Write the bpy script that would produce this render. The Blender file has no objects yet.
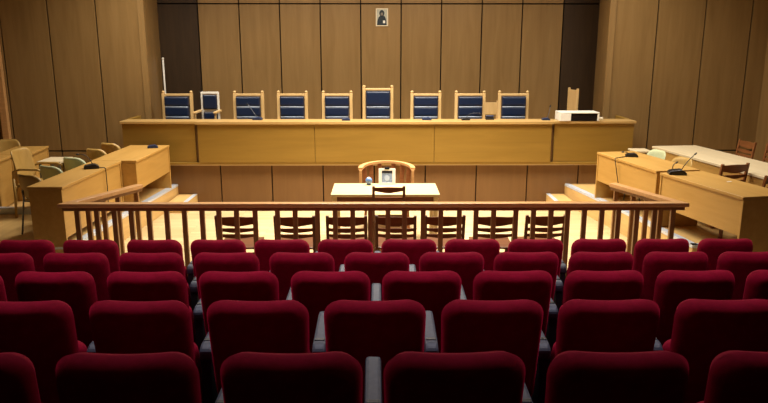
import bpy, bmesh, math, random
from mathutils import Vector, Matrix
random.seed(7)
PI = math.pi
COL = bpy.context.scene.collection

# ------------------------------------------------------------------ materials
def lin(c):
    return tuple((v/255/12.92 if v/255 <= .04045 else ((v/255+.055)/1.055)**2.4) for v in c) + (1,)

def base_mat(name, rough=.5, spec=.5):
    m = bpy.data.materials.new(name); m.use_nodes = True
    nt = m.node_tree; b = nt.nodes['Principled BSDF']
    b.inputs['Roughness'].default_value = rough
    b.inputs['Specular IOR Level'].default_value = spec
    return m, nt, b

def coords(nt, scale, kind='Object'):
    tc = nt.nodes.new('ShaderNodeTexCoord'); mp = nt.nodes.new('ShaderNodeMapping')
    mp.inputs['Scale'].default_value = scale
    nt.links.new(tc.outputs[kind], mp.inputs['Vector'])
    return mp.outputs['Vector']

def noise(nt, vec, scale, detail=4, rough=.55, dist=0):
    n = nt.nodes.new('ShaderNodeTexNoise')
    n.inputs['Scale'].default_value = scale; n.inputs['Detail'].default_value = detail
    n.inputs['Roughness'].default_value = rough; n.inputs['Distortion'].default_value = dist
    nt.links.new(vec, n.inputs['Vector']); return n.outputs['Fac']

def ramp(nt, fac, c1, c2, p1=.3, p2=.7):
    r = nt.nodes.new('ShaderNodeValToRGB')
    r.color_ramp.elements[0].position = p1; r.color_ramp.elements[0].color = lin(c1)
    r.color_ramp.elements[1].position = p2; r.color_ramp.elements[1].color = lin(c2)
    nt.links.new(fac, r.inputs['Fac']); return r.outputs['Color']

def bump(nt, b, fac, strength=.1, dist=.01):
    n = nt.nodes.new('ShaderNodeBump'); n.inputs['Strength'].default_value = strength
    n.inputs['Distance'].default_value = dist
    nt.links.new(fac, n.inputs['Height']); nt.links.new(n.outputs['Normal'], b.inputs['Normal'])

def wood(name, c1, c2, grain='z', rough=.42, spec=.4, sc=5):
    m, nt, b = base_mat(name, rough, spec)
    s = {'z': (3, 3, .25), 'x': (.25, 3, 3), 'y': (3, .25, 3)}[grain]
    v = coords(nt, s)
    f = noise(nt, v, sc, 6, .6, .6)
    nt.links.new(ramp(nt, f, c1, c2), b.inputs['Base Color'])
    bump(nt, b, f, .04, .004)
    return m

def plain(name, c, rough=.5, spec=.5, metal=0, var=6, sc=30):
    m, nt, b = base_mat(name, rough, spec)
    b.inputs['Metallic'].default_value = metal
    f = noise(nt, coords(nt, (1, 1, 1)), sc, 3)
    lo = tuple(max(0, v-var) for v in c); hi = tuple(min(255, v+var) for v in c)
    nt.links.new(ramp(nt, f, lo, hi), b.inputs['Base Color'])
    return m

M = {}
M['wall'] = wood('wall_veneer', (130, 101, 59), (144, 114, 70), 'z', .42, .35, 3)
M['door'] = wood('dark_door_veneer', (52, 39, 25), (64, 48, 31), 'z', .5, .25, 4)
M['riser'] = wood('riser_veneer', (112, 79, 44), (122, 88, 51), 'z', .45, .35, 3)
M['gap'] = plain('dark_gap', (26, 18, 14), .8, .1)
M['gold'] = wood('honey_veneer', (134, 102, 38), (146, 112, 46), 'x', .42, .35, 3)
M['ledge'] = wood('ledge_oak', (170, 136, 80), (184, 150, 94), 'x', .35, .4, 4)
M['edge'] = wood('grey_beech_edge', (182, 158, 122), (194, 170, 134), 'x', .45, .35, 4)
M['desk'] = wood('desk_beech', (176, 134, 66), (190, 148, 80), 'x', .4, .35, 4)
M['palewood'] = wood('pale_laminate', (205, 186, 148), (216, 198, 162), 'x', .45, .4, 3)
M['table'] = wood('table_maple', (192, 168, 122), (204, 180, 136), 'x', .4, .4, 4)
M['dark'] = wood('dark_walnut', (84, 46, 22), (108, 64, 32), 'z', .38, .4, 8)
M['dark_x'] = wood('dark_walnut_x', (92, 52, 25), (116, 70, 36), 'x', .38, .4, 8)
M['mid'] = wood('mid_walnut', (122, 74, 38), (148, 94, 52), 'x', .4, .4, 8)
M['rail'] = wood('rail_beech', (184, 136, 84), (202, 154, 100), 'x', .33, .45, 6)
M['baluster'] = wood('baluster_beech', (124, 86, 48), (146, 104, 62), 'z', .4, .4, 8)
M['oak'] = wood('chair_oak', (200, 164, 106), (216, 182, 126), 'z', .36, .45, 8)
M['shell'] = wood('shell_beech', (170, 134, 68), (184, 148, 82), 'z', .4, .4, 6)
M['greenshell'] = plain('green_grey_shell', (186, 190, 148), .45, .4, 0, 5)
M['white'] = plain('white_lacquer', (226, 222, 210), .4, .5, 0, 4)
M['cream'] = plain('cream_board', (228, 212, 178), .5, .4, 0, 4)
M['black'] = plain('black_plastic', (16, 17, 20), .35, .5, 0, 3)
M['bluemic'] = plain('blue_black_plastic', (24, 40, 72), .35, .5, 0, 4)
M['steel'] = plain('grey_steel', (130, 134, 140), .3, .5, .8, 6)
M['nosing'] = plain('aluminium_nosing', (210, 218, 228), .38, .5, .3, 8)
M['arm'] = plain('grey_arm_plastic', (70, 77, 94), .45, .45, 0, 6)
M['standard'] = plain('dark_grey_standard', (38, 38, 44), .55, .4, 0, 4)
M['carpet'] = plain('dark_carpet', (34, 28, 28), .95, .1, 0, 8, 120)
M['plaster'] = plain('ceiling_plaster', (150, 142, 128), .9, .1, 0, 4)
M['glass'] = plain('blue_glass', (90, 120, 165), .08, .8, 0, 20, 14)
M['platform'] = wood('platform_oak', (196, 158, 96), (216, 180, 116), 'y', .4, .4, 4)

M['sheen_strip'] = plain('pale_blue_sheen', (176, 190, 210), .4, .5, 0, 5)  # pale tone for the sheen painted onto the leather cushions
def leather():
    m, nt, b = base_mat('navy_leather', .34, .6)
    v = coords(nt, (1, 1, 1))
    f = noise(nt, v, 60, 4)
    nt.links.new(ramp(nt, f, (7, 23, 48), (12, 31, 60)), b.inputs['Base Color'])
    bump(nt, b, f, .08, .003)
    return m
M['navy'] = leather()

def velvet():
    m, nt, b = base_mat('red_velvet', .85, .15)
    v = coords(nt, (1, 1, 1))
    f = noise(nt, v, 18, 5, .6)
    nt.links.new(ramp(nt, f, (136, 0, 34), (160, 2, 48)), b.inputs['Base Color'])
    b.inputs['Sheen Weight'].default_value = .35
    b.inputs['Sheen Roughness'].default_value = .4
    b.inputs['Sheen Tint'].default_value = lin((240, 20, 80))
    f2 = noise(nt, v, 240, 2)
    bump(nt, b, f2, .12, .002)
    return m
M['velvet'] = velvet()

def parquet():
    m, nt, b = base_mat('pale_parquet', .38, .4)
    v = coords(nt, (1, 1, 1))
    br = nt.nodes.new('ShaderNodeTexBrick')
    br.inputs['Color1'].default_value = lin((218, 196, 150)); br.inputs['Color2'].default_value = lin((204, 180, 132))
    br.inputs['Mortar'].default_value = lin((168, 130, 80))
    br.inputs['Scale'].default_value = 1; br.inputs['Mortar Size'].default_value = .003
    br.inputs['Brick Width'].default_value = 1.1; br.inputs['Row Height'].default_value = .085
    nt.links.new(v, br.inputs['Vector'])
    f = noise(nt, coords(nt, (1, 10, 1)), 3, 5)
    mx = nt.nodes.new('ShaderNodeMixRGB'); mx.blend_type = 'MULTIPLY'; mx.inputs['Fac'].default_value = .5
    nt.links.new(br.outputs['Color'], mx.inputs['Color1'])
    nt.links.new(ramp(nt, f, (215, 205, 190), (255, 255, 255)), mx.inputs['Color2'])
    nt.links.new(mx.outputs['Color'], b.inputs['Base Color'])
    return m
M['parquet'] = parquet()

# ------------------------------------------------------------------ mesh builder
class MB:
    def __init__(s): s.bm = bmesh.new()
    def _add(s, other, mat=None, smooth=False, mi=0):
        if mat is not None: bmesh.ops.transform(other, matrix=mat, verts=other.verts)
        for f in other.faces: f.smooth = smooth; f.material_index = mi
        me = bpy.data.meshes.new('tmp'); other.to_mesh(me); other.free()
        s.bm.from_mesh(me); bpy.data.meshes.remove(me); return s
    def box(s, x0, x1, y0, y1, z0, z1, bev=.004, rot=None, mi=0, seg=2):
        """axis box between limits; rot = Euler matrix turned about the box centre"""
        b = bmesh.new(); bmesh.ops.create_cube(b, size=1)
        bmesh.ops.scale(b, vec=(x1-x0, y1-y0, z1-z0), verts=b.verts)
        if bev:
            w = min(bev, .45*min(x1-x0, y1-y0, z1-z0))
            bmesh.ops.bevel(b, geom=b.edges[:], offset=w, segments=seg, profile=.5, affect='EDGES')
        mat = Matrix.Translation(((x0+x1)/2, (y0+y1)/2, (z0+z1)/2))
        if rot: mat = mat @ rot
        return s._add(b, mat, False, mi)
    def bar(s, a, c, w, d, bev=.004):
        """square bar from point a to point c"""
        a, c = Vector(a), Vector(c); L = (c-a).length
        b = bmesh.new(); bmesh.ops.create_cube(b, size=1)
        bmesh.ops.scale(b, vec=(w, d, L), verts=b.verts)
        if bev: bmesh.ops.bevel(b, geom=b.edges[:], offset=min(bev, .4*min(w, d)), segments=2, profile=.5, affect='EDGES')
        z = (c-a).normalized(); ref = Vector((1, 0, 0)) if abs(z.x) < .9 else Vector((0, 1, 0))
        y = z.cross(ref).normalized(); x = y.cross(z)
        R = Matrix((x, y, z)).transposed().to_4x4()
        return s._add(b, Matrix.Translation((a+c)/2) @ R)
    def prism(s, poly, z0, z1, bev=0, axis='z'):
        b = bmesh.new()
        def P(p, h):
            return {'z': (p[0], p[1], h), 'y': (p[0], h, p[1]), 'x': (h, p[0], p[1])}[axis]
        lo = [b.verts.new(P(p, z0)) for p in poly]; hi = [b.verts.new(P(p, z1)) for p in poly]
        b.faces.new(lo); b.faces.new(hi)
        n = len(poly)
        for i in range(n): b.faces.new((lo[i], lo[(i+1) % n], hi[(i+1) % n], hi[i]))
        bmesh.ops.recalc_face_normals(b, faces=b.faces)
        if bev: bmesh.ops.bevel(b, geom=b.edges[:], offset=bev, segments=2, profile=.5, affect='EDGES')
        return s._add(b)
    def tube(s, pts, r, seg=8, cap=True):
        pts = [Vector(p) for p in pts]; b = bmesh.new(); rings = []
        rs = r if isinstance(r, (list, tuple)) else [r]*len(pts)
        up = None
        for i, p in enumerate(pts):
            t = ((pts[min(i+1, len(pts)-1)]-p).normalized() + (p-pts[max(i-1, 0)]).normalized()).normalized()
            if up is None:
                up = t.orthogonal().normalized()
            else:
                up = (up - t*up.dot(t)).normalized()
            w = t.cross(up)
            rings.append([b.verts.new(p + (up*math.cos(2*PI*k/seg) + w*math.sin(2*PI*k/seg))*rs[i]) for k in range(seg)])
        for A, B in zip(rings, rings[1:]):
            for k in range(seg): b.faces.new((A[k], A[(k+1) % seg], B[(k+1) % seg], B[k]))
        if cap: b.faces.new(rings[0]); b.faces.new(rings[-1])
        bmesh.ops.recalc_face_normals(b, faces=b.faces)
        return s._add(b, None, True)
    def lathe(s, prof, c=(0, 0, 0), seg=16):
        b = bmesh.new(); rings = []
        for r, z in prof:
            rings.append([b.verts.new((c[0]+max(r, .0002)*math.cos(2*PI*k/seg), c[1]+max(r, .0002)*math.sin(2*PI*k/seg), c[2]+z)) for k in range(seg)])
        for A, B in zip(rings, rings[1:]):
            for k in range(seg): b.faces.new((A[k], A[(k+1) % seg], B[(k+1) % seg], B[k]))
        b.faces.new(rings[0]); b.faces.new(rings[-1])
        bmesh.ops.recalc_face_normals(b, faces=b.faces)
        return s._add(b, None, True)
    def cushion(s, w, h, t, R, r, taper=0, bend=0, crown=0, mat=None, nx=14, nz=12, flat=.5):
        """padded slab in the XZ plane, thickness along Y, rounded outline R and rounded rim r"""
        b = bmesh.new()
        def ax(n, half, k):
            e = [-half, -half+k*.25, -half+k*.5, -half+k*.75, -half+k]
            m = [-half+k+(2*half-2*k)*i/(n-7) for i in range(1, n-7)]
            return e + m + [-v for v in reversed(e)]
        q = max(R, r); xs = ax(nx, w/2, q); zs = ax(nz, h/2, q)
        def sq(x, z):
            ix = max(-w/2+R, min(w/2-R, x)); iz = max(-h/2+R, min(h/2-R, z))
            a, c = x-ix, z-iz; l = math.hypot(a, c)
            if l < 1e-9 or abs(a) < 1e-9 or abs(c) < 1e-9: return x, z
            k = max(abs(a), abs(c))/l
            return ix+a*k, iz+c*k
        def depth(x, z):
            dx, dz = abs(x)-(w/2-R), abs(z)-(h/2-R)
            d = math.hypot(max(dx, 0), max(dz, 0)) + min(max(dx, dz), 0) - R
            return max(0, -d)
        def pt(x, z, sgn):
            x, z = sq(x, z); d = min(depth(x, z), r)
            y = sgn*t/2*math.sqrt(max(0, 1-(1-d/r)**2))
            k = 1 - taper*(.5 - z/h)
            X = x*k; Z = z + crown*(1-(2*x/w)**2)*(z/h+.5)
            return (X, y + bend*(2*x/w)**2, Z)
        F = {}; Bk = {}
        for i, x in enumerate(xs):
            for j, z in enumerate(zs):
                border = i in (0, len(xs)-1) or j in (0, len(zs)-1)
                F[i, j] = b.verts.new(pt(x, z, -1))
                Bk[i, j] = F[i, j] if border else b.verts.new(pt(x, z, 1))
        for i in range(len(xs)-1):
            for j in range(len(zs)-1):
                b.faces.new((F[i, j], F[i+1, j], F[i+1, j+1], F[i, j+1]))
                try: b.faces.new((Bk[i, j], Bk[i, j+1], Bk[i+1, j+1], Bk[i+1, j]))
                except ValueError: pass
        bmesh.ops.recalc_face_normals(b, faces=b.faces)
        return s._add(b, mat, True)
    def wavy(s, w, y, t, zc, h, wave=.012, bow=.02, n=14, sag=0):
        """ladder-back slat: wavy lower edge, bowed in plan"""
        b = bmesh.new(); rows = []
        for i in range(n+1):
            u = -1+2*i/n; x = u*w/2
            yy = y - bow*(1-u*u)
            top = zc+h/2 + wave*.6*math.cos(PI*u) - sag*(1-u*u)
            bot = zc-h/2 - wave*math.cos(PI*u) - sag*(1-u*u)
            rows.append([b.verts.new((x, yy-t/2, bot)), b.verts.new((x, yy+t/2, bot)), b.verts.new((x, yy+t/2, top)), b.verts.new((x, yy-t/2, top))])
        for A, B in zip(rows, rows[1:]):
            for k in range(4): b.faces.new((A[k], A[(k+1) % 4], B[(k+1) % 4], B[k]))
        b.faces.new(rows[0]); b.faces.new(rows[-1])
        bmesh.ops.recalc_face_normals(b, faces=b.faces)
        return s._add(b)
    def build(s, name, mat, parent=None):
        me = bpy.data.meshes.new(name); s.bm.to_mesh(me); s.bm.free()
        for m in (mat if isinstance(mat, list) else [mat]): me.materials.append(m)
        o = bpy.data.objects.new(name, me); COL.objects.link(o)
        if parent: o.parent = parent
        return o

def thing(name, label, cat, loc=(0, 0, 0), rz=0, group=None):
    o = bpy.data.objects.new(name, None); COL.objects.link(o)
    o.empty_display_size = .1
    o.location = loc; o.rotation_euler = (0, 0, rz)
    o['label'] = label; o['category'] = cat
    if group: o['group'] = group
    return o
def dup(root, loc, rz, label, group=None):
    r = root.copy(); COL.objects.link(r); r.location = loc; r.rotation_euler = (0, 0, rz); r['label'] = label
    if group: r['group'] = group
    for ch in list(root.children):
        c = ch.copy(); COL.objects.link(c); c.parent = r
        for g in ch.children:
            d = g.copy(); COL.objects.link(d); d.parent = c
    return r
def struct(name, mb, mat):
    o = mb.build(name, mat); o['kind'] = 'structure'; return o
def rotx(a): return Matrix.Rotation(a, 4, 'X')
def face(dx, dy): return math.atan2(-dx, dy)      # turn that points a chair's local +Y along (dx, dy)

# ------------------------------------------------------------------ the room
CEIL = 4.7
DAIS = .70; PLAT = .34
struct('floor', MB().box(-6.8, 6.8, 6.31, 11.5, -.1, 0, 0), M['parquet'])
ROWS = [(5.82-.91*k, .16*k) for k in range(7)]
st = MB()
for k, (d, z) in enumerate(ROWS):
    y1 = d+.49; y0 = d-.42 if k < 6 else -2.6
    st.box(-6.8, 6.8, y0, y1, -.1, z if k else .001, 0)
struct('floor', st, M['carpet'])
struct('floor', MB().box(-4.3, 4.3, 11.5, 13.5, 0, DAIS, 0), M['platform'])

def boards(mb, xs, y, z0, z1, t=.04, gap=.024, seams=()):
    """vertical veneer boards facing -Y with dark gaps behind; xs = seam positions"""
    mb.box(xs[0]+.02, xs[-1]-.02, y+t, y+t+.06, z0, z1, 0, mi=1)
    cuts = [z0] + list(seams) + [z1]
    for a, c in zip(xs, xs[1:]):
        for p, q in zip(cuts, cuts[1:]):
            mb.box(a+(gap/2 if a != xs[0] else 0), c-(gap/2 if c != xs[-1] else 0), y, y+t+.005, p+(gap/2 if p != z0 else 0), q-(gap/2 if q != z1 else 0), .003)
wb = MB(); boards(wb, [-3.462+.776*i for i in range(10)], 13.5, DAIS, CEIL, seams=(3.435,))
struct('wall_back', wb, [M['wall'], M['gap']])
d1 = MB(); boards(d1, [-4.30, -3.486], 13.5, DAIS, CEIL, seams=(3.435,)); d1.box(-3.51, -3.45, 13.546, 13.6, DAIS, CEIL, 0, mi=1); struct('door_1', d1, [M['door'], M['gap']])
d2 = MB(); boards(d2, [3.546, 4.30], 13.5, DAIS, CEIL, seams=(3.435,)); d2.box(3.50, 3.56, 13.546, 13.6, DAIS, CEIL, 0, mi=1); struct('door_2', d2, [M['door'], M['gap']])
wl = MB(); boards(wl, [-6.8, -6.56, -5.73, -4.90, -4.07], 12.2, 0, CEIL, seams=(.80,))
struct('wall_left', wl, [M['wall'], M['gap']])
wr = MB(); boards(wr, [4.0, 4.84, 5.67, 6.48, 6.8], 12.2, 0, CEIL, seams=(.80,))
struct('wall_right', wr, [M['wall'], M['gap']])
def slab(p, q, t, z0, z1):
    d = (Vector(q)-Vector(p)).normalized(); n = Vector((-d.y, d.x))*t
    return [p, q, (q[0]+n.x, q[1]+n.y), (p[0]+n.x, p[1]+n.y)]
struct('wall_left_return', MB().prism(slab((-4.07, 12.2), (-4.24, 13.52), .1, 0, 0), 0, CEIL), M['wall'])
struct('wall_right_return', MB().prism(slab((4.22, 13.52), (4.0, 12.2), .1, 0, 0), 0, CEIL), M['wall'])
struct('wall_left_side', MB().box(-6.95, -6.8, -2.6, 12.3, 0, CEIL, 0), M['wall'])
struct('wall_right_side', MB().box(6.8, 6.95, -2.6, 12.3, 0, CEIL, 0), M['wall'])
struct('wall_rear', MB().box(-6.95, 6.95, -2.75, -2.6, 0, CEIL, 0), M['wall'])
struct('ceiling', MB().box(-6.95, 6.95, -2.75, 13.6, CEIL, CEIL+.1, 0), M['plaster'])
struct('trim_1', MB().box(-6.72, -6.60, 12.12, 12.2, PLAT, CEIL, .01), M['rail'])      # lit post at the far left
# riser of the judges' dais
rs = MB(); boards(rs, [-4.30]+[-3.58+.872*i for i in range(9)]+[4.30], 11.43, 0, DAIS-.03, t=.03, gap=.02)
struct('trim_2', rs, [M['riser'], M['gap']])
struct('trim_3', MB().box(-4.30, 4.30, 11.39, 11.52, DAIS-.03, DAIS, .006), M['edge'])

# side platforms with their nosings and the small steps
def platform(inner, sgn):
    """inner = edge points (x, y) from far to near"""
    pts = inner + [(sgn*6.8, inner[-1][1]), (sgn*6.8, 12.2), (sgn*4.3, 12.2), (sgn*4.3, 11.43), (inner[0][0], 11.43)]
    struct('floor', MB().prism(pts, 0, PLAT), M['platform'])
    nose = MB()
    for (a, b) in zip(inner, inner[1:]):
        w = sgn*.085
        nose.prism([(a[0]-sgn*.006, a[1]), (b[0]-sgn*.006, b[1]), (b[0]+w, b[1]), (a[0]+w, a[1])], PLAT-.03, PLAT+.006)
    nose.prism([(inner[-1][0], inner[-1][1]-.006), (sgn*6.8, inner[-1][1]-.006), (sgn*6.8, inner[-1][1]+.085), (inner[-1][0], inner[-1][1]+.085)], PLAT-.03, PLAT+.006)
    return nose
struct('trim_4', platform([(-3.45, 11.42), (-3.53, 9.9), (-3.62, 7.7)], -1), M['nosing'])
struct('trim_5', platform([(3.18, 11.42), (3.45, 9.69), (3.70, 7.7)], 1), M['nosing'])
struct('trim_6', MB().box(-6.79, -4.72, 9.30, 9.40, PLAT, PLAT+.09, .006), M['nosing'])
for (x0, x1, y0, lab, nm) in ((-3.44, -3.12, 10.75, 'wooden step with aluminium nosing beside the left platform below the bench', 1),
                              (2.86, 3.17, 10.86, 'wooden step with aluminium nosing beside the right platform below the bench', 2)):
    s_ = thing('step', lab, 'step', ((x0+x1)/2, (y0+11.42)/2, 0))
    hx, hy = (x1-x0)/2-.004, (11.42-y0)/2
    MB().box(-hx, hx, -hy, hy, 0, .15, .004).build('riser', M['platform'], s_)
    MB().box(-hx, hx, -hy-.01, hy, .15, .17, .004).build('tread', M['platform'], s_)
    sd = 1 if nm == 1 else -1
    MB().box(min(sd*hx, sd*(hx-.07)), max(sd*hx, sd*(hx-.07)), -hy-.012, hy, .168, .175, .002).build('nosing', M['nosing'], s_)

# ------------------------------------------------------------------ judges' bench
bn = thing('judges_bench', 'long honey-coloured judges bench with pale ledge across the back of the courtroom', 'bench', (0, 11.3, DAIS))
TOP = .73
for a, c in ((-3.03, -1.08), (-1.08, .915), (.915, 2.875)):
    MB().box(a+.003, c-.003, 0, .04, .035, TOP-.05, .003).build('front_panel', M['gold'], bn)
for a, c in ((-4.29, -3.08), (2.93, 4.26)):
    MB().box(a, c, .05, .09, .035, TOP-.05, .003).build('wing_panel', M['gold'], bn)
for a, c in ((-3.08, -3.03), (2.875, 2.93)):
    MB().box(a, c, .08, .12, .0, TOP-.05, .002).build('shadow_strip', M['riser'], bn)  # set-back brown strip paints the shadow between bench and wings
MB().box(-3.05, 2.90, -.05, .36, TOP-.05, TOP, .008).build('ledge', M['ledge'], bn)
MB().box(-4.31, -3.052, .0, .36, TOP-.045, TOP, .008).build('ledge', M['ledge'], bn)
MB().box(2.902, 4.28, .0, .36, TOP-.045, TOP, .008).build('ledge', M['ledge'], bn)
struct('trim_7', MB().box(-4.31, -4.25, 11.662, 12.19, DAIS, DAIS+TOP+.005, .006), M['gold'])
struct('trim_8', MB().box(4.22, 4.28, 11.662, 12.19, DAIS, DAIS+TOP+.005, .006), M['gold'])
MB().box(-4.29, 4.26, .09, .14, 0, TOP-.05, .002).build('carcass', M['riser'], bn)
MB().box(-4.29, 4.26, .01, .089, 0, .034, .003).build('plinth', M['gold'], bn)

# ------------------------------------------------------------------ judges' chairs (local: facing -Y, back at y = 0)
def judge_chair(label, loc, tall=0, wide=.555):
    t = thing('judge_chair', label, 'chair', loc, 0, 'blue leather chairs behind the judges bench')
    w = wide/2-.03; H = 1.135+tall
    for s in (-1, 1):
        mb = MB(); mb.bar((s*w, .06, 0), (s*w, 0, .46), .052, .052); mb.bar((s*w, 0, .45), (s*w, .03, H-.005), .052, .046)
        p = mb.build('back_post', M['oak'], t)
        MB().lathe([(.014, 0), (.022, .008), (.028, .022), (.022, .040), (.008, .048)], (s*w, .03, H-.008), 12).build('finial', M['oak'], p)
        MB().bar((s*w, -.50, 0), (s*w, -.50, .64), .05, .05).build('front_leg', M['oak'], t)
        MB().box(s*w-.03, s*w+.03, -.53, .0, .64, .675, .012).build('armrest', M['oak'], t)
    MB().box(-w+.026, w-.026, .01, .045, H-.055, H-.012, .008).build('top_rail', M['oak'], t)
    MB().box(-w+.026, w-.026, -.52, -.02, .38, .43, .006).build('seat_frame', M['oak'], t)
    MB().cushion(2*w-.06, .50, .10, .05, .045, mat=Matrix.Translation((0, -.27, .475)) @ rotx(PI/2)).build('seat', M['navy'], t)
    zt = H-.058; hh = .175
    sizes = [hh+tall, hh, .23]
    for h in sizes:
        MB().cushion(2*w-.058, h, .10, .02, .035, mat=Matrix.Translation((0, -.03, zt-h/2)) @ rotx(math.radians(-3)), nx=14, nz=12).build('back_cushion', M['navy'], t)
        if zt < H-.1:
            MB().tube([(-w+.045, -.068, zt-.006), (0, -.074, zt-.006), (w-.045, -.068, zt-.006)], .007, 8).build('sheen_strip', M['sheen_strip'], t)  # thin pale strip paints the leather sheen along the cushion top
        zt -= h+.002
    return t
JX = [(-3.593, 'leftmost'), (-2.329, 'third'), (-1.55, 'fourth'), (-.753, 'fifth'), (-.026, 'tall'), (.826, 'seventh'), (1.616, 'eighth'), (2.389, 'ninth')]
JL = ['blue leather oak-framed chair behind the bench, at the far left beside the white pole',
      'blue leather oak-framed chair behind the bench, right of the small white-framed chair',
      'blue leather oak-framed chair behind the bench, second right of the small white-framed chair',
      'blue leather oak-framed chair behind the bench, just left of the tallest chair',
      'tallest blue leather oak-framed chair at the middle of the bench, below the small picture',
      'blue leather oak-framed chair behind the bench, just right of the tallest chair',
      'blue leather oak-framed chair behind the bench, left of the plain wooden board-backed chair',
      'blue leather oak-framed chair behind the bench, rightmost of the blue chairs']
jc = None
for (x, _), lab in zip(JX, JL):
    if _ == 'tall': judge_chair(lab, (x, 12.2, DAIS), .095); continue
    if jc is None: jc = judge_chair(lab, (x, 12.2, DAIS))
    else: dup(jc, (x, 12.2, DAIS), random.uniform(-.03, .03), lab)
# small white-framed armchair
wc = thing('armchair', 'small white-framed blue chair behind the bench, second from the left', 'chair', (-3.02, 12.25, DAIS))
for s in (-1, 1):
    MB().bar((s*.145, 0, 0), (s*.145, 0, 1.15), .034, .034).build('back_post', M['white'], wc)
    MB().bar((s*.175, -.42, 0), (s*.175, -.42, .66), .034, .034).build('front_leg', M['white'], wc)
    MB().box(s*.175-.028, s*.175+.028, -.45, 0, .80, .84, .012).build('armrest', M['oak'], wc)
    MB().bar((s*.175, -.40, .66), (s*.175, -.40, .80), .03, .03).build('arm_post', M['oak'], wc)
MB().box(-.145, .145, -.012, .012, 1.115, 1.155, .006).build('top_rail', M['white'], wc)
MB().box(-.145, .145, -.012, .012, .80, .835, .006).build('cross_rail', M['white'], wc)
MB().box(-.19, .19, -.44, .0, .40, .44, .006).build('seat_frame', M['white'], wc)
MB().cushion(.36, .40, .08, .04, .035, mat=Matrix.Translation((0, -.22, .48)) @ rotx(PI/2)).build('seat', M['navy'], wc)
MB().cushion(.25, .26, .06, .02, .03, mat=Matrix.Translation((0, -.02, .975))).build('back_cushion', M['navy'], wc)
MB().cushion(.25, .29, .05, .02, .025, mat=Matrix.Translation((0, -.01, .65))).build('back_cushion', M['navy'], wc)
# plain board-backed chairs
def board_chair(label, loc, rz, w, top, bot):
    t = thing('wooden_chair', label, 'chair', loc, rz)
    for s in (-1, 1):
        MB().bar((s*w/2, 0, 0), (s*w/2, 0, top), .035, .035).build('back_post', M['oak'], t)
        MB().bar((s*w/2, -.42, 0), (s*w/2, -.42, .44), .035, .035).build('front_leg', M['oak'], t)
    MB().box(-w/2, w/2, -.44, .02, .44, .47, .006).build('seat', M['oak'], t)
    MB().box(-w/2+.016, w/2-.016, -.01, .01, bot, top-.03, .004).build('back_panel', M['oak'], t)
    return t
board_chair('plain oak board-backed chair behind the bench, between the two rightmost blue chairs', (2.057, 12.75, DAIS), 0, .28, .955, .70)
board_chair('tall narrow oak chair turned sideways behind the white box on the bench', (3.49, 12.35, DAIS), math.radians(-80), .34, 1.21, .55)

# ------------------------------------------------------------------ things on the bench
BT = DAIS+TOP
def mic(label, loc, rz=0, neck=None, s=1.0, mat='black', heads=None):
    """desk microphone with a flat wedge base and gooseneck(s)"""
    t = thing('desk_microphone', label, 'microphone', loc, rz)
    MB().prism([(-.07*s, 0), (.07*s, 0), (.07*s, .02*s), (.03*s, .045*s), (-.055*s, .034*s), (-.07*s, .02*s)], -.05*s, .05*s, .006*s, 'y').build('base', M[mat], t)
    for nk in (neck or []):
        g = MB().tube(nk, .0045*max(1, s*.8), 8).build('gooseneck', M['steel' if mat != 'black' else 'black'], t)
        e = Vector(nk[-1]); d = (e-Vector(nk[-2])).normalized()
        MB().tube([e-d*.005, e, e+d*.02, e+d*.035], [.004, .010, .010, .005], 10).build('microphone_head', M['black'], g)
    return t
def arc(p0, p1, p2, n=10):
    p0, p1, p2 = map(Vector, (p0, p1, p2))
    return [p0*(1-t)**2 + p1*2*t*(1-t) + p2*t*t for t in (i/n for i in range(n+1))]
mic('dark desk microphone with slanting gooseneck on the bench ledge, leftmost there', (-2.06, 11.52, BT), 0, [arc((0, 0, .03), (-.05, 0, .12), (-.15, 0, .25))], 1.15, 'bluemic')
mic('dark blue desk microphone with upright gooseneck on the bench ledge, left of the tallest chair', (-.56, 11.42, BT), 0, [arc((.03, 0, .03), (.05, 0, .12), (.05, 0, .20))], 1.0, 'bluemic')
mic('low dark microphone base on the bench ledge, just right of the tallest chair', (.80, 11.5, BT), 0, None, 1.1, 'bluemic')
mic('black microphone with gooseneck bent flat to the right on the bench ledge', (1.45, 11.45, BT), 0, [arc((.0, 0, .03), (.06, 0, .14), (.22, 0, .115))], 1.0, 'black')
mic('blue desk microphone with upright gooseneck at the right end of the centre ledge', (2.80, 11.45, BT), 0, [arc((.02, 0, .03), (.05, 0, .12), (.06, 0, .22))], .95, 'bluemic')
ph = thing('telephone', 'small dark telephone on the bench ledge before the plain board-backed chair', 'telephone', (1.87, 11.56, BT))
MB().prism([(-.06, 0), (.06, 0), (.06, .05), (-.06, .02)], -.07, .07, .005, 'x').build('body', M['black'], ph)
MB().tube([(-.06, -.03, .055), (-.05, -.03, .06), (.05, -.03, .06), (.06, -.03, .055)], [.018, .014, .014, .018], 10).build('handset', M['bluemic'], ph)
wbx = thing('white_box', 'low white open-fronted box on the right end of the bench', 'box', (3.325, 11.46, BT+.001))
MB().box(-.33, .32, -.19, .16, .125, .145, .006).build('lid', M['white'], wbx)
MB().box(-.33, -.15, -.19, .16, 0, .124, .006).build('side_block', M['white'], wbx)
MB().box(.29, .32, -.19, .16, 0, .124, .006).build('side_panel', M['white'], wbx)
MB().box(-.15, .29, .12, .16, 0, .124, .004).build('back_panel', M['black'], wbx)
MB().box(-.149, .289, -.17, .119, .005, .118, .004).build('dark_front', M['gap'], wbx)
sp = thing('small_item', 'small cream object on the bench ledge beside the white box', 'object', (3.74, 11.52, BT))
MB().box(-.045, .045, -.03, .03, 0, .035, .008).build('body', M['cream'], sp)
MB().box(-.03, .03, -.02, .02, .035, .042, .003).build('cap', M['white'], sp)

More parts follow.
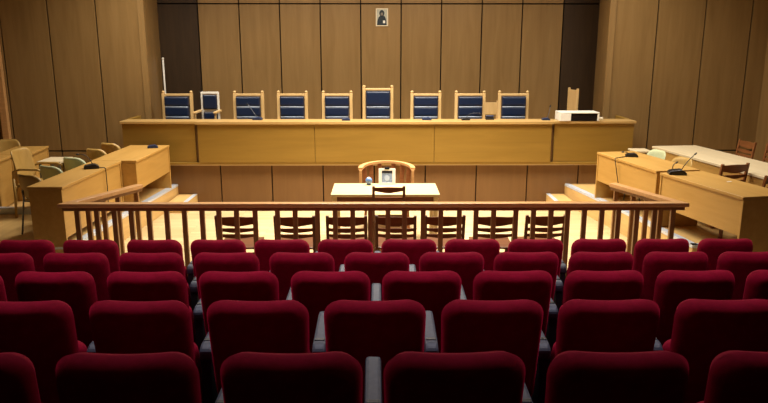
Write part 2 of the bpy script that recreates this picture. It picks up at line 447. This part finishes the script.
# small framed picture high on the back wall
pc = thing('framed_picture', 'small pale picture of a dark robed figure high on the back wall', 'picture', (.05, 13.497, 3.185))
fr = MB()
for a in ((-.118, .118, .148, .165), (-.118, .118, -.165, -.148), (-.118, -.102, -.148, .148), (.102, .118, -.148, .148)):
    fr.box(a[0], a[1], -.02, 0, a[2], a[3], .003)
fr.build('frame', M['cream'], pc)
MB().box(-.102, .102, -.010, -.002, -.148, .148, 0).build('backing', plain('pale_grey_ground', (176, 176, 160), .6, .3, 0, 10, 40), pc)
fg = MB()
fg.prism([(-.08, -.13), (.075, -.13), (.07, -.05), (.05, .01), (.02, .03), (-.025, .03), (-.055, 0), (-.075, -.06)], -.013, -.0105, 0, 'y')
fg.prism([(.042*math.cos(a*PI/8)-.002, .052*math.sin(a*PI/8)+.065) for a in range(16)], -.013, -.0105, 0, 'y')
bmesh.ops.scale(fg.bm, vec=(1.18, 1, 1.15), verts=fg.bm.verts); fg.build('robed_figure', plain('figure_ink', (40, 48, 52), .6, .3, 0, 14, 60), pc)
MB().prism([(.024*math.cos(a*PI/8)-.002, .03*math.sin(a*PI/8)+.06) for a in range(16)], -.0145, -.0132, 0, 'y').build('face', plain('figure_face', (120, 112, 100), .6, .3), pc)
MB().prism([(.02, -.11), (.062, -.11), (.062, -.06), (.02, -.06)], -.0145, -.0132, 0, 'y').build('white_book', M['white'], pc)
# pole in the left recess
pl = thing('pole', 'thin white pole standing in the left corner of the back wall', 'pole', (-4.10, 13.18, DAIS))
MB().lathe([(.09, 0), (.09, .015), (.03, .03), (.012, .04)], (0, 0, 0), 20).build('base', M['white'], pl)
MB().tube([(0, 0, .04), (0, 0, 1.0), (0, 0, 1.70)], .016, 12).build('shaft', M['white'], pl)
MB().lathe([(.016, 0), (.024, .012), (.02, .028), (.004, .036)], (0, 0, 1.70), 12).build('tip', M['white'], pl)

# ------------------------------------------------------------------ clerk's table in the middle
tb = thing('court_table', 'pale maple table standing alone in the middle of the court floor', 'table', (.075, 9.065, 0))
MB().box(-.715, .715, -.375, .375, .715, .75, .006).build('tabletop', M['table'], tb)
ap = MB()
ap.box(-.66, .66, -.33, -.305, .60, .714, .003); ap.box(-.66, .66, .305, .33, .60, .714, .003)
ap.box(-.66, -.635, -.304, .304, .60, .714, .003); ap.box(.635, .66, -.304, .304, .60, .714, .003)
ap.build('apron', M['dark_x'], tb)  # walnut tone here paints in the backlit shade of the apron
for sx in (-1, 1):
    for sy in (-1, 1):
        MB().box(sx*.665-.03, sx*.665+.03, sy*.335-.03, sy*.335+.03, 0, .714, .005).build('leg', M['table'], tb)
TT = .75
ds = thing('display_stand', 'cream upright frame with blue-grey picture at the back of the table', 'stand', (.105, 9.385, TT))
L = rotx(math.radians(-8))
def lean(mb): bmesh.ops.transform(mb.bm, matrix=L, verts=mb.bm.verts); return mb
f_ = MB()
for a in ((-.118, .118, .19, .22), (-.118, .118, 0, .02), (-.118, -.075, .02, .19), (.075, .118, .02, .19)):
    f_.box(a[0], a[1], -.02, 0, a[2], a[3], .003)
lean(f_).build('frame', M['white'], ds)
lean(MB().box(-.075, .075, -.012, -.004, .02, .19, 0)).build('picture', plain('blue_grey_print', (128, 146, 172), .4, .4, 0, 26, 40), ds)
lean(MB().box(-.072, .072, -.0145, -.0125, .155, .186, 0)).build('dark_band', M['standard'], ds)
lean(MB().prism([(.035*math.cos(a*PI/8), .042*math.sin(a*PI/8)+.085) for a in range(16)], -.0145, -.0125, 0, 'y')).build('pale_emblem', plain('pale_print', (176, 192, 212), .4, .4), ds)
lean(MB().box(-.035, .035, -.026, .006, .205, .238, .005)).build('clip', M['black'], ds)
MB().bar((0, .11, 0), (0, .03, .18), .05, .006, .002).build('rear_strut', M['cream'], ds)
gl = thing('paperweight', 'round blue-white glass paperweight on the table, left of the upright frame', 'paperweight', (-.15, 9.33, TT))
MB().lathe([(.030, 0), (.034, .006), (.028, .014)], (0, 0, 0), 20).build('base', M['steel'], gl)
MB().lathe([(.05*math.sin(PI*i/14), .058-.05*math.cos(PI*i/14)) for i in range(15)], (0, 0, 0), 24).build('globe', M['glass'], gl)
MB().lathe([(.034*math.cos(PI*i/14), .078+.0325*math.sin(PI*i/14)) for i in range(8)], (0, 0, 0), 20).build('white_highlight', M['white'], gl)  # white top painted on as the highlight of the glass

# horseshoe armchair behind the table (faces the audience)
ac = thing('armchair', 'round-backed wooden armchair with vertical slats behind the court table', 'chair', (.105, 9.86, 0))
R0 = .385
def hs(a, r=R0): return (r*math.cos(a), .30*math.sin(a)*r/R0)
rail = MB()
n = 24
pts_in, pts_out = [], []
for i in range(n+1):
    a = PI*i/n
    pts_in.append(hs(a, R0-.035)); pts_out.append(hs(a, R0+.035))
poly = pts_out + pts_in[::-1]
rb = bmesh.new()
secs = []
for i in range(n+1):
    a = PI*i/n; z = .865+.055*math.sin(a)
    (xi, yi), (xo, yo) = pts_in[i], pts_out[i]
    secs.append([rb.verts.new((xi, yi, z)), rb.verts.new((xo, yo, z)), rb.verts.new((xo, yo, z+.035)), rb.verts.new((xi, yi, z+.035))])
for A, B in zip(secs, secs[1:]):
    for k in range(4): rb.faces.new((A[k], A[(k+1) % 4], B[(k+1) % 4], B[k]))
rb.faces.new(secs[0]); rb.faces.new(secs[-1])
bmesh.ops.recalc_face_normals(rb, faces=rb.faces)
rail._add(rb); rail.build('back_rail', M['rail'], ac)
for a in (0, 180):
    x, y = hs(math.radians(a)); MB().bar((x, y, .44), (x, y, .867), .04, .04).build('arm_post', M['rail'], ac)
for a in (30, 52, 74, 106, 128, 150):
    x, y = hs(math.radians(a)); z = .868+.055*math.sin(math.radians(a))
    MB().bar((x*.93, y*.93, .45), (x, y, z), .065, .016, .003).build('slat', M['mid'], ac)
MB().prism([hs(PI*i/16, .40) for i in range(17)] + [(-.40, -.16), (-.36, -.22), (.36, -.22), (.40, -.16)], .41, .45, .006).build('seat', M['mid'], ac)
for sx, sy in ((-.30, -.17), (.30, -.17), (-.24, .20), (.24, .20)):
    MB().bar((sx*1.08, sy*1.08, 0), (sx, sy, .41), .04, .04).build('leg', M['mid'], ac)

# ------------------------------------------------------------------ ladder-back chairs (local: facing +Y, back at y = 0)
def ladder_chair(label, loc, rz, group, H=.82, w=.46, mat='dark', seatmat='dark_x', thick=.095):
    t = thing('ladder_back_chair', label, 'chair', loc, rz, group)
    hw = w/2-.018
    for s in (-1, 1):
        mb = MB(); mb.bar((s*hw, .02, 0), (s*hw, .02, .43), .036, .036); mb.bar((s*hw, .02, .42), (s*hw, -.045, H), .034, .03)
        mb.build('rear_leg', M[mat], t)
        MB().bar((s*hw, .40, 0), (s*hw, .40, .42), .036, .036).build('front_leg', M[mat], t)
        MB().bar((s*hw, .035, .20), (s*hw, .385, .20), .022, .022).build('stretcher', M[mat], t)
    sb = MB(); sb.box(-w/2, w/2, -.005, .43, .42, .445, .008); sb.build('seat', M[seatmat], t)
    def yy(z): return .02-.065*(z-.42)/(H-.42)
    for zc, h in ((H-.012-thick/2, thick), (H-.165, .042), (H-.235, .04)):
        MB().wavy(2*hw, yy(zc), .018, zc, h, .009 if h > .05 else .006, .018, sag=.006).build('slat', M[mat + '_x' if mat == 'dark' else mat], t)
    MB().bar((-hw, .40, .25), (hw, .40, .25), .022, .022).build('stretcher', M[mat], t)
    return t
FX = [-1.59, -.94, -.365, .18, .72, 1.275, 1.84]
FL = ['leftmost', 'second from the left', 'third from the left', 'middle one', 'third from the right', 'second from the right', 'rightmost']
lc = None
for x, w_ in zip(FX, FL):
    lab = 'dark ladder-back chair in the row just beyond the railing, ' + w_
    if lc is None: lc = ladder_chair(lab, (x, 7.32, 0), 0, 'dark chairs along the railing')
    else: dup(lc, (x, 7.32+random.uniform(-.015, .015), 0), random.uniform(-.04, .04), lab)
ladder_chair('dark ladder-back chair tucked under the front of the court table', (.115, 8.40, 0), 0, None, .93, .42, 'dark', 'dark_x', .06)
# brown ladder-backs on the right platform
rc = ladder_chair('brown ladder-back chair between the front and rear right-hand desks, nearer the bench', (4.50, 8.52, PLAT), face(-.25, .97), 'brown chairs on the right platform', .85, .42, 'mid', 'mid')
dup(rc, (4.57, 7.80, PLAT), face(-.6, .8), 'brown ladder-back chair between the right-hand desks, cut off by the picture edge')
dup(rc, (5.76, 10.62, PLAT), face(-.97, -.1), 'brown ladder-back chair behind the rear right-hand desk, nearer the bench')
dup(rc, (5.93, 10.12, PLAT), face(-.97, -.1), 'brown ladder-back chair behind the rear right-hand desk, at the picture edge')

# ------------------------------------------------------------------ side desks (local: length +X, front panel at y = 0 facing -Y)
def desk(name, label, loc, deg, Lg, W, top='desk', body='desk', h=.72, gap=.28, ov=.02, full=False):
    t = thing(name, label, 'desk', loc, math.radians(deg))
    MB().box(0, Lg, 0, W, h-.035, h, .005).build('desktop', M[top], t)
    MB().box(.03, Lg-.03, ov, ov+.025, gap, h-.036, .003).build('front_panel', M[body], t)
    MB().box(.0, .03, ov-.01, W-.02, 0, h-.036, .003).build('end_panel', M[body], t)
    MB().box(Lg-.03, Lg, ov-.01, W-.02, 0, h-.036, .003).build('end_panel', M[body], t)
    MB().box(.03, Lg-.03, ov+.026, W-.12, h-.20, h-.18, .003).build('shelf', M[body], t)
    return t
desk('desk', 'beech desk on the left platform, nearest the railing', (-3.655, 7.69, PLAT), 90, 1.85, .41, gap=.10)
desk('desk', 'beech desk on the left platform, nearest the judges bench', (-3.45, 9.555, PLAT), 90, 1.56, .64)
desk('desk', 'beech desk on the right platform, nearest the judges bench', (3.334, 10.315, PLAT), -80.9, 1.66, .62)
desk('desk', 'long beech desk on the right platform, nearest the railing', (3.595, 8.56, PLAT), -78.4, 1.50, .62)
desk('desk', 'pale-topped long desk at the rear of the right platform', (4.431, 10.956, PLAT), -82.9, 3.4, .76, top='palewood', body='desk', gap=.40)
desk('desk', 'wooden desk at the rear of the left platform, nearer the bench', (-5.26, 10.17, PLAT), 98.7, .88, .50)
desk('desk', 'wooden desk at the left picture edge, at the rear of the left platform', (-5.37, 9.46, PLAT), 100, .66, .60, gap=.02)
def side_table(label, loc, lx, ly, h, mat):
    t = thing('side_table', label, 'table', loc, 0)
    MB().box(-lx/2, lx/2, -ly/2, ly/2, h-.03, h, .005).build('tabletop', M[mat], t)
    for sx in (-1, 1):
        for sy in (-1, 1):
            MB().bar((sx*(lx/2-.03), sy*(ly/2-.03), 0), (sx*(lx/2-.03), sy*(ly/2-.03), h-.03), .03, .03).build('leg', M['steel'], t)
side_table('low grey-topped side table behind the right front desk, next to the bench', (4.24, 10.95, PLAT), .28, .34, .66, 'palewood')
side_table('small pale-topped table behind the left desks, beside the green-grey chairs', (-4.83, 10.05, PLAT), .34, .44, .66, 'palewood')

# ------------------------------------------------------------------ shell chairs (local: facing +Y, back at y = 0)
def shell_chair(label, loc, rz, mat, group, H=.78):
    t = thing('shell_chair', label, 'chair', loc, rz, group)
    MB().cushion(.42, .40, .022, .09, .011, bend=0, mat=Matrix.Translation((0, .24, .44)) @ rotx(PI/2), nx=14, nz=14).build('seat', M[mat], t)
    MB().cushion(.42, .34, .022, .13, .011, bend=.06, mat=Matrix.Translation((0, -.0, H-.17)) @ rotx(math.radians(12)), nx=16, nz=14).build('backrest', M[mat], t)
    for s in (-1, 1):
        MB().tube([(s*.175, -.02, 0), (s*.17, .05, .42), (s*.15, .04, .46), (s*.13, .015, H-.22)], .011, 8).build('rear_leg', M['steel'], t)
        MB().tube([(s*.175, .42, 0), (s*.17, .38, .425)], .011, 8).build('front_leg', M['steel'], t)
    MB().bar((-.17, .06, .415), (.17, .06, .415), .02, .02).build('cross_bar', M['steel'], t)
    return t
G1 = 'shell chairs behind the left desks'
s1 = shell_chair('beech shell chair behind the left front desk, nearest the railing', (-4.31, 8.20, PLAT), face(.4, .92), 'shell', G1)
s2 = shell_chair('green-grey shell chair behind the left front desk, nearer the railing of the two', (-4.34, 8.82, PLAT), face(.4, .92), 'greenshell', G1)
dup(s2, (-4.34, 9.52, PLAT), face(.35, .94), 'green-grey shell chair behind the left front desk, nearer the bench of the two')
s3 = shell_chair('beech shell chair', (-4.31, 10.22, PLAT), face(.4, .92), 'shell', G1, .80); s3['label'] = ('beech shell chair behind the left desk nearest the bench, farther from it')
dup(s3, (-4.34, 10.85, PLAT), face(.4, .92), 'beech shell chair closest to the left end of the judges bench')
G2 = 'shell chairs behind the right desks'
dup(s2, (4.20, 10.12, PLAT), face(-.97, -.3), 'green-grey shell chair behind the right desk nearest the bench', G2)
s4 = dup(s1, (4.28, 9.42, PLAT), face(-.97, -.3), 'pale shell chair behind the black double-necked microphone on the right desks', G2)
# wooden armchairs with bent tubular arms
def tub_chair(label, loc, rz):
    t = thing('armchair', label, 'chair', loc, rz)
    MB().cushion(.48, .46, .03, .07, .015, mat=Matrix.Translation((0, .25, .45)) @ rotx(PI/2)).build('seat', M['shell'], t)
    MB().cushion(.48, .44, .025, .09, .0125, bend=.07, mat=Matrix.Translation((0, -.02, .70)) @ rotx(math.radians(10))).build('backrest', M['shell'], t)
    for s in (-1, 1):
        MB().tube([(s*.26, .02, .55), (s*.27, .03, .64), (s*.275, .12, .675), (s*.275, .36, .675), (s*.272, .43, .65), (s*.27, .45, .56), (s*.27, .46, 0)], .017, 10).build('armrest', M['shell'], t)
        MB().tube([(s*.27, .0, 0), (s*.265, .02, .30), (s*.26, .02, .56)], .017, 10).build('rear_leg', M['shell'], t)
    MB().bar((-.265, .03, .425), (.265, .03, .425), .03, .03).build('rear_rail', M['shell'], t)
    MB().bar((-.265, .445, .425), (.265, .445, .425), .03, .03).build('front_rail', M['shell'], t)
    return t
tc = tub_chair('bent beech armchair at the left, between the front and rear desks', (-4.98, 9.36, PLAT), face(1, -.03))
shell_chair('pale shell chair behind the rear desk at the left picture edge', (-6.42, 11.72, PLAT), face(.2, -1), 'shell', G1, .74)

# ------------------------------------------------------------------ desk microphones and cables
DT = PLAT+.72
mic('blue-black microphone base on the left desk nearest the judges bench', (-3.62, 10.80, DT), math.radians(20), None, 1.15, 'bluemic')
mic('black microphone with a long bent gooseneck on the left desk nearest the railing', (-3.82, 8.92, DT), math.radians(25), [arc((.02, 0, .035), (-.02, .02, .20), (-.14, .05, .19))], 1.35, 'black')
mic('small black microphone on the right desk nearest the judges bench', (3.70, 9.86, DT), math.radians(-15), [arc((-.03, 0, .035), (-.07, 0, .07), (-.11, 0, .065))], 1.25, 'black')
mic('large black microphone with two goosenecks on the right desk nearest the railing', (3.76, 8.44, DT), math.radians(-12), [arc((-.04, 0, .035), (-.08, 0, .11), (-.02, .02, .14)), arc((.04, 0, .035), (.08, 0, .14), (.20, .05, .25))], 1.5, 'black')
def cable(label, pts):
    o = MB().tube(pts, .006, 6).build('microphone_cable', M['black']); o['label'] = label; o['category'] = 'cable'; return o
cable('thin black cable hanging down the front of the left desk nearest the railing', [(-3.72, 8.93, DT+.008), (-3.66, 8.94, DT+.008), (-3.645, 8.945, DT-.01), (-3.647, 8.95, DT-.25), (-3.647, 8.93, DT-.50)])
cable('thin black cable hanging down the front of the right desk nearest the bench', [(3.62, 9.84, DT+.008), (3.46, 9.72, DT+.008), (3.405, 9.70, DT+.004), (3.40, 9.68, DT-.02), (3.42, 9.62, DT-.22), (3.44, 9.56, DT-.40)])
nt_ = MB().box(-.035, .035, -.012, .012, 0, .003, .001).build('slip', M['white']); nt_.location = (4.18, 7.95, DT); nt_.rotation_euler = (0, 0, .4)  # thin slip of paper, added for a small white highlight
nt_['label'] = 'small white pen lying on the right desk nearest the railing'; nt_['category'] = 'slip'

# ------------------------------------------------------------------ railing
rl = thing('wooden_railing', 'long wooden railing with square balusters between the seats and the court', 'railing', (0, 7.12, 0))
def band(pts, w):
    """mitred band outline around a polyline"""
    P = [Vector(p) for p in pts]; lo, hi = [], []
    for i, p in enumerate(P):
        d1 = (P[i]-P[i-1]).normalized() if i else None
        d2 = (P[i+1]-P[i]).normalized() if i < len(P)-1 else None
        nn = [Vector((-d.y, d.x)) for d in (d1, d2) if d is not None]
        if len(nn) == 1: m = nn[0]
        else:
            m = (nn[0]+nn[1]).normalized(); m = m/max(.35, m.dot(nn[0]))
        lo.append(tuple(p-m*w/2)); hi.append(tuple(p+m*w/2))
    return lo + hi[::-1]
RP = [(-2.92, 1.03), (-3.36, 0), (3.25, 0), (2.87, 1.08)]
MB().prism(band(RP, .10), .955, 1.0, .006).build('handrail', M['rail'], rl)
MB().prism(band(RP, .05), .915, .9545, .003).build('under_rail', M['baluster'], rl)
MB().prism(band(RP, .045), .08, .12, .003).build('bottom_rail', M['baluster'], rl)
BX = [-3.25, -3.04, -2.85, -2.67, -2.48, -2.29, -2.1, -1.91, -1.73, -1.54, -1.34, -1.1, -.91, -.67, -.48, -.29, -.1, .09, .27, .47, .66, .86, 1.04, 1.23, 1.47, 1.66, 1.85, 2.03, 2.21, 2.4, 2.58, 2.78, 2.97, 3.17]
for x in BX:
    MB().box(x-.026, x+.026, -.02, .02, 0, .916, .004).build('baluster', M['baluster'], rl)
for (a, b) in ((RP[1], RP[0]), (RP[2], RP[3])):
    for k in (.26, .46, .66, .93):
        x, y = a[0]+(b[0]-a[0])*k, a[1]+(b[1]-a[1])*k
        MB().box(x-.026, x+.026, y-.02, y+.02, 0, .916, .004).build('baluster', M['baluster'], rl)

# ------------------------------------------------------------------ auditorium seats (local: facing +Y, back's rear at y = 0)
def seat(label, loc, group):
    t = thing('theatre_seat', label, 'seat', loc, 0, group)
    tilt = rotx(math.radians(8))
    MB().cushion(.497, .62, .12, .10, .055, taper=.07, bend=.025, crown=-.006,
                 mat=Matrix.Translation((0, .10, .676)) @ tilt, nx=16, nz=14).build('backrest', M['velvet'], t)
    MB().cushion(.47, .42, .11, .07, .045, mat=Matrix.Translation((0, .245, .50)) @ rotx(math.radians(11)), nx=14, nz=12).build('seat_cushion', M['velvet'], t)
    a = MB()
    a.prism([(.16, .675), (.20, .698), (.59, .708), (.635, .70), (.655, .672), (.65, .64), (.60, .62), (.16, .62)], -.2815-.034, -.2815+.034, .016, 'x')
    ar = a.build('armrest', M['arm'], t)
    MB().box(-.2815-.025, -.2815+.025, .235, .262, .69, .7035, .004).build('hinge_slot', M['black'], ar)
    MB().prism([(.17, .619), (.60, .619), (.52, .40), (.46, .06), (.50, .0), (.10, .0), (.14, .06), (.14, .40)], -.2815-.024, -.2815+.024, .004, 'x').build('side_standard', M['standard'], t)
    MB().box(-.257, .25, .16, .22, .34, .38, .006).build('seat_beam', M['standard'], t)
    return t
ORD = ['first', 'second', 'third', 'fourth', 'fifth', 'sixth', 'seventh', 'eighth', 'ninth', 'tenth', 'eleventh', 'twelfth', 'thirteenth']
ROWN = ['row nearest the railing', 'second row behind the railing', 'middle row of five', 'fourth row behind the railing', 'rearmost row nearest the camera']
P = .563; X0 = -.0225
COLS = [[n+.5 for n in range(-6, 6)], list(range(-5, 6)), [n+.5 for n in range(-5, 5)], list(range(-3, 4)), [n+.5 for n in range(-3, 3)]]
proto = None
for k, cols in enumerate(COLS):
    d, z = ROWS[k]
    for i, c in enumerate(cols):
        lab = 'crimson velvet auditorium seat, %s from the left in the %s' % (ORD[i], ROWN[k])
        grp = 'red seats in the ' + ROWN[k]
        loc = (X0+c*P, d-.12, z+.001)
        if proto is None: proto = seat(lab, loc, grp)
        else:
            dup(proto, loc, random.uniform(-.012, .012), lab, grp)

# ------------------------------------------------------------------ lights: the ceiling lamps above the court
def area(name, loc, sx, sy, power, col, rot=(0, 0, 0), spread=170):
    l = bpy.data.lights.new(name, 'AREA'); l.shape = 'RECTANGLE'; l.size = sx; l.size_y = sy
    l.energy = power; l.color = col; l.spread = math.radians(spread)
    o = bpy.data.objects.new(name, l); COL.objects.link(o); o.location = loc; o.rotation_euler = rot
    return o
WARM = (1, .92, .80)
area('ceiling_lamp', (.3, 9.2, 4.6), 3.2, 1.6, 300, WARM, spread=112)
area('ceiling_lamp', (0, 11.0, 4.6), 5.0, .5, 235, WARM, spread=165)
area('ceiling_lamp', (-3.6, 10.2, 4.6), .8, 1.6, 48, WARM, spread=140)
area('ceiling_lamp', (4.0, 9.2, 4.6), .8, 2.0, 70, WARM, spread=140)
area('ceiling_lamp', (0, 4.1, 4.6), 7.0, .8, 46, (1, .92, .98), spread=100)
area('ceiling_lamp', (-3.7, 10.9, 4.6), .5, .5, 42, WARM, spread=165)
area('ceiling_lamp', (4.2, 10.9, 4.6), .5, .5, 32, WARM, spread=165)
w = bpy.data.worlds.new('World'); bpy.context.scene.world = w; w.use_nodes = True
w.node_tree.nodes['Background'].inputs['Color'].default_value = (.02, .02, .025, 1)

# ------------------------------------------------------------------ camera
cd = bpy.data.cameras.new('Camera'); cam = bpy.data.objects.new('Camera', cd); COL.objects.link(cam)
cd.sensor_fit = 'HORIZONTAL'; cd.sensor_width = 36; cd.lens = 680/768*36
cam.location = (0, 0, 2.63); cam.rotation_euler = (math.radians(90-12.8), 0, -.0066)
sc = bpy.context.scene; sc.camera = cam
sc.view_settings.view_transform = 'Standard'; sc.view_settings.look = 'None'
sc.view_settings.exposure = 0; sc.view_settings.gamma = 1; sc.view_settings.use_curve_mapping = False
